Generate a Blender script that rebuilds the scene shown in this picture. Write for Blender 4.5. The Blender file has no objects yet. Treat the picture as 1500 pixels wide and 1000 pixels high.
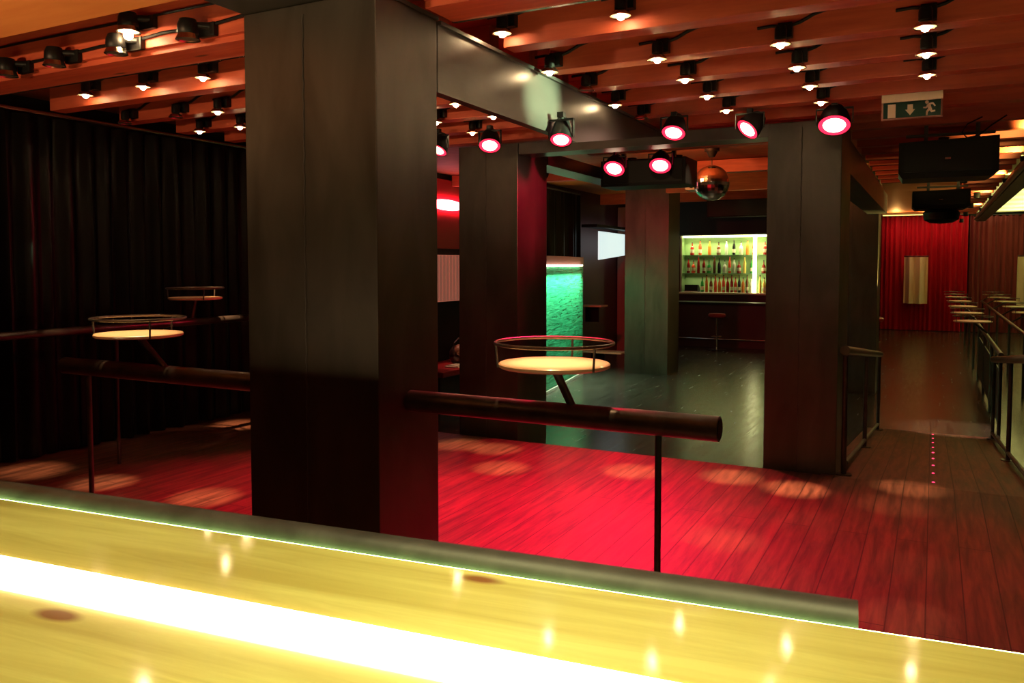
import bpy, bmesh, math, random
from mathutils import Vector, Matrix
random.seed(7)
PI = math.pi
COL = bpy.context.scene.collection
SC = bpy.context.scene

# ------------------------------------------------------------------ materials
MATS = {}
def new_mat(name):
    m = bpy.data.materials.new(name); m.use_nodes = True
    nt = m.node_tree; b = nt.nodes['Principled BSDF']
    MATS[name] = m
    return m, nt, b
def simple(name, col, rough=.5, metal=0., emit=None, strength=0., coat=0., spec=.5, sheen=0., trans=0., sampled=True, alpha=1.):
    m, nt, b = new_mat(name)
    b.inputs['Base Color'].default_value = (*col, 1)
    b.inputs['Roughness'].default_value = rough
    b.inputs['Metallic'].default_value = metal
    b.inputs['Specular IOR Level'].default_value = spec
    b.inputs['Coat Weight'].default_value = coat
    b.inputs['Sheen Weight'].default_value = sheen
    b.inputs['Transmission Weight'].default_value = trans
    b.inputs['Alpha'].default_value = alpha
    if emit:
        b.inputs['Emission Color'].default_value = (*emit, 1)
        b.inputs['Emission Strength'].default_value = strength
    if not sampled: m.cycles.emission_sampling = 'NONE'
    return m
def node(nt, t, **kw):
    n = nt.nodes.new(t)
    for k, v in kw.items():
        if k in n.inputs: n.inputs[k].default_value = v
        else: setattr(n, k, v)
    return n
def coords(nt, scale=(1, 1, 1), rot=(0, 0, 0), kind='Object'):
    tc = nt.nodes.new('ShaderNodeTexCoord'); mp = nt.nodes.new('ShaderNodeMapping')
    mp.inputs['Scale'].default_value = scale; mp.inputs['Rotation'].default_value = rot
    nt.links.new(tc.outputs[kind], mp.inputs['Vector'])
    return mp.outputs['Vector']
def ramp(nt, fac, stops):
    r = nt.nodes.new('ShaderNodeValToRGB')
    while len(r.color_ramp.elements) < len(stops): r.color_ramp.elements.new(.5)
    for e, (p, c) in zip(r.color_ramp.elements, stops):
        e.position = p; e.color = (*c, 1)
    nt.links.new(fac, r.inputs['Fac'])
    return r.outputs['Color']
def wood(name, c0, c1, knots, rough=.45, stretch=(1.2, 14, 14), coat=0., knot_scale=(1.3, 5, 5), knot_w=.09):
    m, nt, b = new_mat(name); L = nt.links.new
    n = node(nt, 'ShaderNodeTexNoise', Scale=1.6, Detail=6., Roughness=.6, Distortion=.5)
    L(coords(nt, stretch), n.inputs['Vector'])
    col = ramp(nt, n.outputs['Fac'], [(.32, c0), (.68, c1)])
    v = node(nt, 'ShaderNodeTexVoronoi', Scale=1.0)
    L(coords(nt, knot_scale), v.inputs['Vector'])
    k = ramp(nt, v.outputs['Distance'], [(knot_w * .5, (1, 1, 1)), (knot_w, (0, 0, 0))])
    mx = node(nt, 'ShaderNodeMix', data_type='RGBA')
    L(k, mx.inputs[0]); L(col, mx.inputs[6]); mx.inputs[7].default_value = (*knots, 1)
    L(mx.outputs[2], b.inputs['Base Color'])
    b.inputs['Roughness'].default_value = rough; b.inputs['Coat Weight'].default_value = coat
    b.inputs['Coat Roughness'].default_value = .08
    bp = node(nt, 'ShaderNodeBump', Strength=.12, Distance=.004)
    L(n.outputs['Fac'], bp.inputs['Height']); L(bp.outputs['Normal'], b.inputs['Normal'])
    return m
def steel(name, c0, c1, r0=.28, r1=.5, metal=.85, scale=(2.2, 2.2, .7)):
    m, nt, b = new_mat(name); L = nt.links.new
    n = node(nt, 'ShaderNodeTexNoise', Scale=1.7, Detail=5., Roughness=.55, Distortion=.6)
    L(coords(nt, scale), n.inputs['Vector'])
    L(ramp(nt, n.outputs['Fac'], [(.3, c0), (.7, c1)]), b.inputs['Base Color'])
    mr = node(nt, 'ShaderNodeMapRange'); mr.inputs['To Min'].default_value = r0; mr.inputs['To Max'].default_value = r1
    L(n.outputs['Fac'], mr.inputs['Value']); L(mr.outputs['Result'], b.inputs['Roughness'])
    b.inputs['Metallic'].default_value = metal
    return m
def planks(name, c0, c1, groove, rough=(.3, .55), width=.21, length=2.6, bump=.4, spec=.5):
    """boards that run along Y"""
    m, nt, b = new_mat(name); L = nt.links.new
    vec = coords(nt, (1, 1, 1), (0, 0, PI / 2))
    br = node(nt, 'ShaderNodeTexBrick', Scale=1.0)
    br.inputs['Brick Width'].default_value = length; br.inputs['Row Height'].default_value = width
    br.inputs['Mortar Size'].default_value = .0035; br.inputs['Mortar Smooth'].default_value = .3
    br.inputs['Color1'].default_value = (.5, .5, .5, 1); br.inputs['Color2'].default_value = (.7, .7, .7, 1)
    br.inputs['Mortar'].default_value = (0, 0, 0, 1)
    L(vec, br.inputs['Vector'])
    n = node(nt, 'ShaderNodeTexNoise', Scale=1.5, Detail=8., Roughness=.65, Distortion=.4)
    L(coords(nt, (14, 1.1, 1)), n.inputs['Vector'])
    ad = node(nt, 'ShaderNodeMix', data_type='RGBA', blend_type='MULTIPLY'); ad.inputs[0].default_value = .7
    L(ramp(nt, n.outputs['Fac'], [(.36, c0), (.64, c1)]), ad.inputs[6]); L(br.outputs['Color'], ad.inputs[7])
    mx = node(nt, 'ShaderNodeMix', data_type='RGBA')
    L(br.outputs['Fac'], mx.inputs[0]); L(ad.outputs[2], mx.inputs[6]); mx.inputs[7].default_value = (*groove, 1)
    L(mx.outputs[2], b.inputs['Base Color'])
    mr = node(nt, 'ShaderNodeMapRange'); mr.inputs['To Min'].default_value = rough[0]; mr.inputs['To Max'].default_value = rough[1]
    L(n.outputs['Fac'], mr.inputs['Value']); L(mr.outputs['Result'], b.inputs['Roughness'])
    b.inputs['Specular IOR Level'].default_value = spec
    sub = node(nt, 'ShaderNodeMath', operation='SUBTRACT')
    ms = node(nt, 'ShaderNodeMath', operation='MULTIPLY'); ms.inputs[1].default_value = .35
    L(n.outputs['Fac'], ms.inputs[0]); L(ms.outputs[0], sub.inputs[0]); L(br.outputs['Fac'], sub.inputs[1])
    bp = node(nt, 'ShaderNodeBump', Strength=bump, Distance=.006)
    L(sub.outputs[0], bp.inputs['Height']); L(bp.outputs['Normal'], b.inputs['Normal'])
    return m

M_joist = wood('joist_timber', (.46, .070, .034), (.64, .12, .052), (.10, .025, .01), rough=.5)
M_ceil = wood('ceiling_boards', (.32, .085, .03), (.46, .13, .05), (.10, .03, .01), rough=.6, stretch=(1.2, 9, 9))
M_panel = wood('birch_panel', (.84, .27, .07), (.93, .35, .10), (.3, .09, .03), rough=.5, stretch=(1.0, 6, 6), knot_w=.03)
M_counter = wood('varnished_pine', (.54, .42, .11), (.76, .66, .22), (.26, .09, .02), rough=.42, stretch=(.9, 11, 8), coat=.7, knot_scale=(2.6, 6.5, 1), knot_w=.15)
M_steel = steel('mill_scale_steel', (.052, .044, .038), (.100, .086, .075), metal=.6)
M_beamsteel = steel('beam_steel', (.055, .045, .043), (.09, .08, .075), .30, .44, metal=.4, scale=(1.2, 1.2, 3))
M_tube = steel('blackened_tube_steel', (.10, .085, .08), (.20, .175, .165), .24, .42, scale=(6, 6, 6))
M_armrail = steel('worn_arm_rail_steel', (.036, .028, .026), (.072, .058, .054), .40, .58, metal=.3, scale=(6, 6, 6))
M_rail = steel('painted_rail_steel', (.05, .042, .04), (.10, .085, .08), .25, .45, metal=.6, scale=(5, 5, 5))
M_floor = planks('stained_floorboards', (.075, .030, .022), (.30, .125, .085), (.025, .010, .008), (.42, .62), width=.16)
M_lower = planks('dark_polished_floor', (.045, .040, .034), (.11, .10, .085), (.012, .01, .009), (.14, .34), width=.9, length=2.2, bump=.12)
M_blackwall = simple('black_wall_paint', (.012, .009, .010), .7)
M_darkred = simple('dark_red_wall', (.06, .012, .014), .6)
M_black = simple('black_plastic', (.005, .0045, .005), .5, spec=.25)
M_blackmetal = simple('black_enamel', (.010, .009, .009), .4, .2, spec=.3)
M_chrome = simple('chrome', (.75, .73, .72), .12, 1.)
M_dish = simple('aluminium_reflector', (.85, .78, .66), .22, 1.)
M_white = simple('white_plastic', (.75, .73, .68), .5)
M_disc = simple('pale_varnished_disc', (.72, .52, .32), .35, coat=.3)
M_redseat = simple('red_leatherette', (.42, .015, .02), .4)
M_bulb = simple('halogen_bulb', (1, .8, .5), .3, emit=(1, .70, .36), strength=160, sampled=False)
M_lenslit = simple('halogen_glass_lit', (.8, .6, .4), .2, emit=(1, .50, .18), strength=1.25, sampled=False)
M_lensdim = simple('halogen_glass_off', (.42, .33, .26), .18, .7)
M_parcore = simple('par_lens_core', (.5, .1, .1), .3, emit=(1, .74, .50), strength=8, sampled=False)
M_parrim = simple('par_lens_rim', (.3, .02, .02), .3, emit=(1, .015, .05), strength=3.0, sampled=False)
M_led = simple('counter_light_diffuser', (.9, .9, .8), .4, emit=(1, .72, .36), strength=25)
M_edge = simple('counter_edge_light', (.6, .8, .3), .4, emit=(.55, 1.0, .28), strength=16)
M_reddot = simple('red_floor_led', (.4, .02, .05), .3, emit=(1, .03, .12), strength=4, sampled=False)
M_green = simple('green_sign_face', (.002, .030, .016), .5, spec=.2)
M_signpale = simple('sign_pictogram', (.80, .60, .45), .5)
M_redglow = simple('red_wall_lamp_diffuser', (.9, .6, .6), .4, emit=(1, .40, .42), strength=7)
M_barlight = simple('shelf_strip_light', (.9, .9, .7), .4, emit=(1.0, .93, .45), strength=7)
M_warmstrip = simple('warm_cove_strip', (.9, .8, .4), .4, emit=(1.0, .80, .22), strength=1.3)
M_panelbar = simple('panel_light_bar', (.9, .9, .8), .4, emit=(1.0, .90, .62), strength=6)
M_screen = simple('projected_white_picture', (.8, .85, .85), .6, emit=(.80, 1.0, .98), strength=.85)  # glow put in for the projector's light
M_pinkslat = simple('glowing_slat_backing', (.8, .4, .3), .5, emit=(1.0, .30, .18), strength=.30)  # pink light on the panel put in as glow
M_slat = simple('glowing_pink_slats', (.62, .34, .26), .6, emit=(1.0, .36, .24), strength=.16)  # faint glow put in, since no lamp lights the slats
M_paleband = simple('pale_sheer_cloth', (.95, .86, .62), .8, sheen=.3)
M_bag = simple('dark_patent_bag', (.05, .02, .018), .3, coat=.4)
M_bagflap = simple('tan_bag_flap', (.45, .16, .09), .4)
M_mirror = simple('mirror_facets', (.93, .93, .93), .14, 1.)
M_nicheback = simple('pale_green_niche', (.30, .46, .20), .5)
M_glass = simple('shelf_glass', (.55, .8, .6), .08, spec=.6, trans=.6)
M_stone = simple('pale_sill', (.7, .62, .45), .4)
def curtain_mat(name, col, rough, sheen, tint):
    m, nt, b = new_mat(name); L = nt.links.new
    n = node(nt, 'ShaderNodeTexNoise', Scale=9., Detail=3.)
    L(coords(nt, (1, 1, .08)), n.inputs['Vector'])
    L(ramp(nt, n.outputs['Fac'], [(.3, tuple(c * .7 for c in col)), (.7, tuple(c * 1.25 for c in col))]), b.inputs['Base Color'])
    b.inputs['Specular IOR Level'].default_value = .22
    b.inputs['Roughness'].default_value = rough; b.inputs['Sheen Weight'].default_value = sheen
    b.inputs['Sheen Tint'].default_value = (*tint, 1)
    return m
M_curtblack = curtain_mat('black_satin_drape', (.0035, .0022, .0028), .40, .0, (.2, .1, .1))
M_curtred = curtain_mat('crimson_drape', (.40, .006, .018), .6, .15, (.8, .1, .15))
M_curtgrey = curtain_mat('dull_claret_drape', (.20, .030, .035), .65, .2, (.6, .4, .35))
# green wavy glass panel
m, nt, b = new_mat('green_rippled_glass'); L = nt.links.new
n = node(nt, 'ShaderNodeTexNoise', Scale=3., Detail=5., Distortion=.8); L(coords(nt, (1, .6, 9)), n.inputs['Vector'])
L(ramp(nt, n.outputs['Fac'], [(.3, (.02, .30, .15)), (.7, (.07, .62, .36))]), b.inputs['Base Color'])
b.inputs['Roughness'].default_value = .25; b.inputs['Coat Weight'].default_value = .5
bp = node(nt, 'ShaderNodeBump', Strength=.5, Distance=.02); L(n.outputs['Fac'], bp.inputs['Height']); L(bp.outputs['Normal'], b.inputs['Normal'])
M_greenpanel = m
BOTTLE = {
 'dark red': simple('red_spirit', (.30, .012, .008), .12, coat=.5), 'amber': simple('amber_spirit', (.75, .20, .03), .12, coat=.5),
 'orange red': simple('orange_spirit', (.80, .085, .03), .12, coat=.5), 'green': simple('green_bottle', (.03, .30, .05), .12, coat=.5),
 'black': simple('black_bottle', (.012, .012, .012), .12, coat=.5), 'pale clear': simple('clear_spirit', (.70, .72, .55), .1, coat=.5),
 'yellow': simple('yellow_spirit', (.85, .60, .14), .12, coat=.5), 'brown': simple('brown_spirit', (.14, .04, .015), .12, coat=.5)}
M_cap = simple('bottle_cap', (.05, .04, .04), .4)
M_label = simple('bottle_paper', (.75, .66, .48), .7)

# ------------------------------------------------------------------ mesh helpers
class MB:
    def __init__(s): s.bm = bmesh.new()
    def box(s, lo, hi, bevel=0.):
        lo, hi = Vector(lo), Vector(hi)
        r = bmesh.ops.create_cube(s.bm, size=1.)
        c = (lo + hi) / 2; d = hi - lo
        bmesh.ops.transform(s.bm, matrix=Matrix.Translation(c) @ Matrix.Diagonal((*d, 1)), verts=r['verts'])
        if bevel:
            es = list({e for v in r['verts'] for e in v.link_edges})
            bmesh.ops.bevel(s.bm, geom=es, offset=bevel, segments=2, affect='EDGES', profile=.7)
        return s
    def cyl(s, p0, p1, r, r2=None, seg=20, caps=True):
        p0, p1 = Vector(p0), Vector(p1); d = p1 - p0
        o = bmesh.ops.create_cone(s.bm, cap_ends=caps, segments=seg, radius1=r, radius2=r if r2 is None else r2, depth=d.length)
        q = Vector((0, 0, 1)).rotation_difference(d.normalized())
        bmesh.ops.transform(s.bm, matrix=Matrix.Translation((p0 + p1) / 2) @ q.to_matrix().to_4x4(), verts=o['verts'])
        return s
    def sphere(s, c, r, u=16, v=10, scale=(1, 1, 1)):
        o = bmesh.ops.create_uvsphere(s.bm, u_segments=u, v_segments=v, radius=r)
        bmesh.ops.transform(s.bm, matrix=Matrix.Translation(c) @ Matrix.Diagonal((*scale, 1)), verts=o['verts'])
        return s
    def lathe(s, prof, seg=24, c=(0, 0, 0)):
        c = Vector(c); rings = []
        for r, z in prof:
            if r < 1e-6: rings.append([s.bm.verts.new(c + Vector((0, 0, z)))])
            else: rings.append([s.bm.verts.new(c + Vector((r * math.cos(2 * PI * i / seg), r * math.sin(2 * PI * i / seg), z))) for i in range(seg)])
        for a, b2 in zip(rings, rings[1:]):
            for i in range(seg):
                j = (i + 1) % seg
                if len(a) == 1 and len(b2) == 1: continue
                if len(a) == 1: f = [a[0], b2[j], b2[i]]
                elif len(b2) == 1: f = [a[i], a[j], b2[0]]
                else: f = [a[i], a[j], b2[j], b2[i]]
                s.bm.faces.new(f)
        return s
    def torus(s, c, R, r, seg=48, k=8):
        c = Vector(c); g = []
        for i in range(seg):
            a = 2 * PI * i / seg
            g.append([s.bm.verts.new(c + Vector(((R + r * math.cos(2 * PI * j / k)) * math.cos(a), (R + r * math.cos(2 * PI * j / k)) * math.sin(a), r * math.sin(2 * PI * j / k)))) for j in range(k)])
        for i in range(seg):
            for j in range(k):
                s.bm.faces.new([g[i][j], g[(i + 1) % seg][j], g[(i + 1) % seg][(j + 1) % k], g[i][(j + 1) % k]])
        return s
    def tube(s, pts, r, k=8):
        pts = [Vector(p) for p in pts]; rings = []
        for i, p in enumerate(pts):
            d = (pts[min(i + 1, len(pts) - 1)] - pts[max(i - 1, 0)]).normalized()
            a = d.orthogonal() if not rings else None
            up = Vector((0, 0, 1)) if abs(d.z) < .9 else Vector((1, 0, 0))
            x = d.cross(up).normalized(); y = d.cross(x).normalized()
            rings.append([s.bm.verts.new(p + (x * math.cos(2 * PI * j / k) + y * math.sin(2 * PI * j / k)) * r) for j in range(k)])
        for a, b2 in zip(rings, rings[1:]):
            for j in range(k): s.bm.faces.new([a[j], a[(j + 1) % k], b2[(j + 1) % k], b2[j]])
        s.bm.faces.new(rings[0]); s.bm.faces.new(rings[-1])
        return s
    def prism(s, poly, f):
        """poly: 2-D outline, f(u, v, t) -> point for t = 0 and 1"""
        a = [s.bm.verts.new(f(u, v, 0)) for u, v in poly]; b2 = [s.bm.verts.new(f(u, v, 1)) for u, v in poly]
        s.bm.faces.new(a); s.bm.faces.new(b2[::-1])
        for i in range(len(poly)):
            j = (i + 1) % len(poly); s.bm.faces.new([a[i], b2[i], b2[j], a[j]])
        return s
    def mesh(s, name, mat, smooth=False):
        bmesh.ops.recalc_face_normals(s.bm, faces=s.bm.faces)
        me = bpy.data.meshes.new(name); s.bm.to_mesh(me); s.bm.free()
        me.materials.append(mat)
        if smooth:
            for p in me.polygons: p.use_smooth = True
            me.set_sharp_from_angle(angle=math.radians(38))
        return me
    def build(s, name, mat, parent=None, smooth=False):
        return put(name, s.mesh(name, mat, smooth), parent)
def put(name, me, parent=None, loc=(0, 0, 0), rot=None):
    o = bpy.data.objects.new(name, me); COL.objects.link(o); o.location = loc
    if rot is not None: o.rotation_euler = rot
    if parent: o.parent = parent
    return o
def tag(o, label=None, cat=None, group=None, kind=None):
    if label: o['label'] = label
    if cat: o['category'] = cat
    if group: o['group'] = group
    if kind: o['kind'] = kind
    return o
def thing(name, label, cat, loc=(0, 0, 0), rz=0., group=None):
    o = bpy.data.objects.new(name, None); COL.objects.link(o)
    o.empty_display_size = .05; o.location = loc; o.rotation_euler = (0, 0, rz)
    return tag(o, label, cat, group)
def struct(name, mb, mat):
    o = mb.build(name, mat); o['kind'] = 'structure'; return o
def copy_tree(src, parent=None):
    c = src.copy(); COL.objects.link(c); c.parent = parent
    for ch in list(src.children): copy_tree(ch, c)
    return c
ORD = ['first', 'second', 'third', 'fourth', 'fifth', 'sixth', 'seventh', 'eighth', 'ninth', 'tenth', 'eleventh', 'twelfth', 'thirteenth', 'fourteenth', 'fifteenth', 'sixteenth', 'seventeenth', 'eighteenth']
def spot(name, loc, target, power, col, deg, blend=.5, radius=.03, parent=None):
    ld = bpy.data.lights.new(name, 'SPOT'); ld.energy = power; ld.color = col
    ld.spot_size = math.radians(deg); ld.spot_blend = blend; ld.shadow_soft_size = radius
    o = bpy.data.objects.new(name, ld); COL.objects.link(o)
    d = Vector(target) - Vector(loc)
    o.location = loc; o.rotation_euler = d.to_track_quat('-Z', 'Y').to_euler()
    return o
def area(name, loc, target, power, col, sx, sy, spread=110):
    ld = bpy.data.lights.new(name, 'AREA'); ld.energy = power; ld.color = col
    ld.spread = math.radians(spread); ld.shape = 'RECTANGLE'; ld.size = sx; ld.size_y = sy
    o = bpy.data.objects.new(name, ld); COL.objects.link(o)
    o.location = loc; o.rotation_euler = (Vector(target) - Vector(loc)).to_track_quat('-Z', 'Y').to_euler()
    return o

ZC = 2.72      # underside of the joists = top of the steel beams
ZL = -.50      # lower floor
PE = 6.54      # far edge of the raised platform

# ------------------------------------------------------------------ setting
struct('floor', MB().box((-6.95, -1.6, -.50), (3.4, PE, 0)), M_floor)
struct('floor_lower', MB().box((-10.5, PE, ZL - .2), (6.5, 30.2, ZL)), M_lower)
RS = .5 / 4.86
def rz_(y): return -max(0., (y - PE)) * RS if y < PE + 4.86 else ZL
b = MB(); b.prism([(PE, 0.0), (PE + 4.86, ZL), (PE, ZL)], lambda u, v, t: (-.74 + 1.48 * t, u, v))
struct('ramp', b, M_floor)
struct('ceiling', MB().box((-6.95, -1.6, 3.04), (3.4, 12.6, 3.16)), M_ceil)
struct('ceiling_far', MB().box((-10.5, 12.6, 3.22), (.9, 30.2, 3.34)), M_panel)
struct('ceiling_aisle', MB().box((.9, 12.6, 3.22), (6.5, 30.2, 3.34)), simple('pale_yellow_plaster', (.80, .78, .50), .6))
struct('wall_left', MB().box((-7.1, -1.6, -.7), (-6.95, 13.0, 3.3)), M_blackwall)
struct('wall_left_far', MB().box((-7.1, 13.0, -.7), (-6.9, 24.3, 3.3)), M_darkred)
struct('wall_right', MB().box((6.4, 6.4, -.7), (6.5, 30.2, 3.3)), M_blackwall)
struct('wall_right_near', MB().box((3.4, -1.6, -.7), (3.5, 6.54, 3.3)), M_blackwall)
struct('wall_right_return', MB().box((3.4, 6.40, -.7), (6.5, 6.54, 3.3)), M_blackwall)
struct('wall_behind', MB().box((-7.1, -1.7, -.7), (3.5, -1.6, 3.3)), M_blackwall)
struct('wall_back', MB().box((-10.5, 30.0, -.7), (6.5, 30.2, 3.3)), M_darkred)
struct('wall_partition', MB().box((-1.75, 22.0, ZL), (-1.62, 29.98, 3.22)), M_blackwall)
# wall of the far bar, with the lit bottle niche cut out of it
NX0, NX1, NZ0, NZ1, NY = -6.20, -3.72, .86, 2.40, 22.0
b = MB()
b.box((-7.0, NY, ZL), (NX0, NY + .15, 3.22)); b.box((NX1, NY, ZL), (-1.75, NY + .15, 3.22))
b.box((NX0, NY, NZ1), (NX1, NY + .15, 3.22)); b.box((NX0, NY, ZL), (NX1, NY + .15, NZ0))
struct('wall_bar', b, M_darkred)

# ------------------------------------------------------------------ steel columns and beams
def column(label, x0, x1, y0, y1, z0, z1, mat=M_steel):
    t = thing('steel_column', label, 'column', ((x0 + x1) / 2, (y0 + y1) / 2, z0), 0, 'steel clad columns')
    hx, hy, h = (x1 - x0) / 2, (y1 - y0) / 2, z1 - z0
    MB().box((-hx, -hy, 0), (hx, hy, h), .006).build('shaft', mat, t)
    s = MB(); rnd = random.Random(int(x0 * 100)); sx = -hx + (x1 - x0) * .47
    pts = []; z = .02
    while z < h - .02:
        pts.append((sx + rnd.uniform(-.003, .003), -hy - .001, z)); z += rnd.uniform(.015, .035)
    s.tube(pts, .0042, 6); o = s.build('weld_seam', M_beamsteel, t, True); o['label'] = 'rough bare weld seam'
    return t
column('massive dark steel column just beyond the bar counter, with a weld seam', -2.78, -2.05, 2.74, 3.20, 0, ZC)
column('dark steel column in front of the glowing green panel', -4.06, -3.43, 6.72, 7.36, ZL, ZC)
column('dark steel column with the ramp handrail beside its foot', -1.175, -.635, 6.60, 7.32, ZL, 2.70)
column('dark steel column beyond the green panel, far bar stools to its side', -5.32, -4.46, 15.0, 15.75, ZL, 3.2)
column('dark steel column standing past the end of the ramp', -1.55, -.81, 14.35, 15.1, ZL, 3.2)
def beam(label, lo, hi, flange=None):
    t = thing('steel_beam', label, 'beam', lo, 0, 'steel ceiling beams')
    d = Vector(hi) - Vector(lo)
    MB().box((0, 0, 0), d, .004).build('web', M_beamsteel, t)
    if flange: MB().box(*flange).build('flange', M_beamsteel, t)
    return t
t = thing('steel_beam', 'long tapering steel beam running from the massive column toward the red spotlights', 'beam', (-2.35, 3.21, 0), 0, 'steel ceiling beams')
MB().prism([(0, 2.395), (1.65, 2.385), (3.47, 2.675), (3.47, 2.70), (0, 2.70)], lambda u, v, q: (.245 + .055 * q, u, v)).build('web', M_beamsteel, t)
MB().box((-.03, 0, 2.70), (.318, 3.49, 2.718)).build('flange', M_beamsteel, t)
t = thing('steel_beam', 'wide dark steel beam over the massive column by the bar', 'beam', (-2.78, -1.2, ZC + .002), 0, 'steel ceiling beams')
MB().box((0, 0, 0), (.73, 4.42, .02), .004).build('flange', M_steel, t); MB().box((.2, 0, .02), (.53, 4.42, .3), .004).build('web', M_steel, t)
beam('steel cross beam joining the two columns at the edge of the platform', (-3.42, 6.72, 2.615), (-1.18, 6.98, ZC - .002))
beam('steel beam leading from the column by the green panel into the hall', (-3.72, 7.38, 2.59), (-3.43, 9.6, ZC))
beam('steel beam between the ramp column and the column past the ramp', (-.98, 7.34, 2.42), (-.69, 14.33, ZC - .002))
t = beam('steel edge beam along the far side of the corridor ceiling', (.80, 7.6, 2.57), (.98, 21.0, ZC - .004))
MB().cyl((-.03, 0, .03), (-.03, 12.8, .03), .03).build('conduit', M_tube, t, True)

for i, (y, pw) in enumerate(((7.75, 75), (9.3, 60), (11.6, 60), (14.4, 60), (17.4, 60))):  # lamps added to brighten the corridor joists
    t = thing('added_clip_light', f'{ORD[i]} small added yellow clip light on the corridor edge beam, counted from the platform', 'uplight', (.80, y, 2.62), 0, 'added clip lights on the corridor edge beam')
    MB().box((-.035, -.02, -.02), (-.001, .02, .02)).build('clip', M_blackmetal, t)
    MB().lathe([(0, 0), (.024, 0), (.03, .05), (.024, .05), (.02, .02), (0, .02)], 16, (-.062, 0, -.02)).build('housing', M_blackmetal, t, True)
    spot('added_clip_beam', (.735, y + .02, 2.66), (.35, y + .95, 3.10), pw * 1.3, (1, .78, .22), 62, .9, .03)
spot('added_green_beam', (-.06, 4.70, 2.66), (-2.05, 4.35, 2.56), 1900, (.66, 1, .52), 17, 1., .02)  # green spot without a fixture, added to tint the steel beam
# ------------------------------------------------------------------ timber joists
GJ1, GJ2, GJ3 = 'timber joists over the dance platform', 'timber joists on the curtain side', 'timber joists over the corridor'
JF = [3.00, 3.76, 4.33, 4.87, 5.40, 5.95, 6.52]
JB = [3.25, 3.88, 4.45, 5.00, 5.52, 6.08, 6.65]
for i, (f, k) in enumerate(zip(JF, JB)):
    for side, x0, x1 in ((0, -2.0, 3.38), (1, -5.74, -2.40)):
        where = 'from the bar, over the red floor' if side == 0 else 'from the bar, between beam and black curtain'
        t = thing('ceiling_joist', f'{ORD[i]} timber joist {where}' + (', metal strip below' if i == 0 else ''), 'joist', (x0, f, ZC), 0, GJ1 if side == 0 else GJ2)
        if i: MB().box((0, 0, 0), (x1 - x0, k - f, .318), .004).build('timber', M_joist, t)
        else:
            MB().box((0, 0, .03), (x1 - x0, k - f - .04, .318), .004).box((0, .03, 0), (x1 - x0, k - f, .03), .003).build('timber', M_joist, t)
            MB().box((0, k - f + .001, -.004), (x1 - x0, k - f + .022, .014)).build('metal_strip', M_dish, t)
# broad orange soffit over the bar
tag(MB().box((-5.74, .9, ZC), (-2.84, 2.46, 3.0395), .004).build('ceiling_soffit', M_panel), 'broad bright orange timber soffit over the bar counter', 'soffit')
for i in range(10):
    y = 7.35 + i * .545
    if y > 12.5: break
    t = thing('ceiling_joist', f'{ORD[i]} joist over the corridor, counted from the ramp column', 'joist', (-.68, y, ZC), 0, GJ3)
    MB().box((0, 0, 0), (1.46, .10, .316), .004).build('timber', M_joist, t)
for i in range(14):
    y = 12.9 + i * .58
    t = thing('ceiling_joist', f'{ORD[i]} short joist end on the corridor edge beam, beyond the speakers', 'joist', (.36, y, ZC), 0, 'short joist ends beyond the speakers')
    MB().box((0, 0, 0), (.43, .10, .496), .004).build('timber', M_joist, t)
for i, (y, x0, x1, z) in enumerate(((8.3, -3.38, -1.02, 2.80), (11.2, -6.9, -1.02, 2.86), (14.6, -4.4, -1.6, 2.92), (17.6, -6.85, -1.62, 2.98))):
    t = thing('ceiling_joist', f'{ORD[i]} joist over the hall, counted from the platform edge toward the far bar', 'joist', (x0, y, z), 0, 'timber joists over the hall')
    MB().box((0, 0, 0), (x1 - x0, .14, (3.03 if y < 12.6 else 3.215) - z), .004).build('timber', M_joist, t)

# ------------------------------------------------------------------ halogen spots
LM = {}
def lamp_meshes():
    LM['bracket'] = MB().box((-.035, -.045, .0), (.035, .0, .075), .006).mesh('bracket', M_blackmetal)
    LM['housing'] = MB().lathe([(0, .05), (.024, .048), (.03, .03), (.03, -.012), (.022, -.02), (0, -.02)], 18, (-.012, -.085, .0)).cyl((-.012, -.085, .03), (0, -.02, .045), .014, seg=10).mesh('housing', M_blackmetal, True)
    LM['reflector'] = MB().lathe([(.02, -.018), (.040, -.026), (.052, -.045), (.050, -.047), (.038, -.030), (.018, -.022)], 24, (-.012, -.085, 0)).mesh('reflector', M_dish, True)
    LM['lit'] = MB().lathe([(0, -.046), (.046, -.044), (.046, -.041), (0, -.041)], 24, (-.012, -.085, 0)).mesh('lens', M_lenslit, True)
    LM['off'] = MB().lathe([(0, -.046), (.046, -.044), (.046, -.041), (0, -.041)], 24, (-.012, -.085, 0)).mesh('lens', M_lensdim, True)
    LM['bulb'] = MB().sphere((-.012, -.085, -.046), .019, 12, 8).mesh('bulb', M_bulb, True)
    LM['cable'] = MB().tube([(.02, -.02, .06), (.07, -.012, .075), (.13, -.008, .105), (.20, -.006, .125)], .009, 6).tube([(-.02, -.02, .062), (-.07, -.012, .072), (-.14, -.007, .07)], .008, 6).mesh('cable', M_black, True)
lamp_meshes()
def lamp(x, j, z, lit, label, group, power=0, pool=None, deg=12, tint=(1, .52, .22)):
    t = thing('ceiling_spotlight', label, 'spotlight', (x, JF[j] - .001, z), 0, group)
    for n in ('bracket', 'cable'): put(n, LM[n], t)
    hs = put('housing', LM['housing'], t)
    put('reflector', LM['reflector'], hs); put('lens', LM['lit' if lit else 'off'], hs)
    if lit: put('bulb', LM['bulb'], hs)
    if power:
        p = (x - .012, JF[j] - .086, z - .075)
        spot('halogen_beam', p, pool or (p[0], p[1], 0), power * .62, tint, deg, 1., .02)
    return t
GA, GB = 'halogen spots over the dance platform', 'halogen spots on the curtain side'
XR = [-1.95, -1.32, -.69, -.05]
ZR = 2.735
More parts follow.
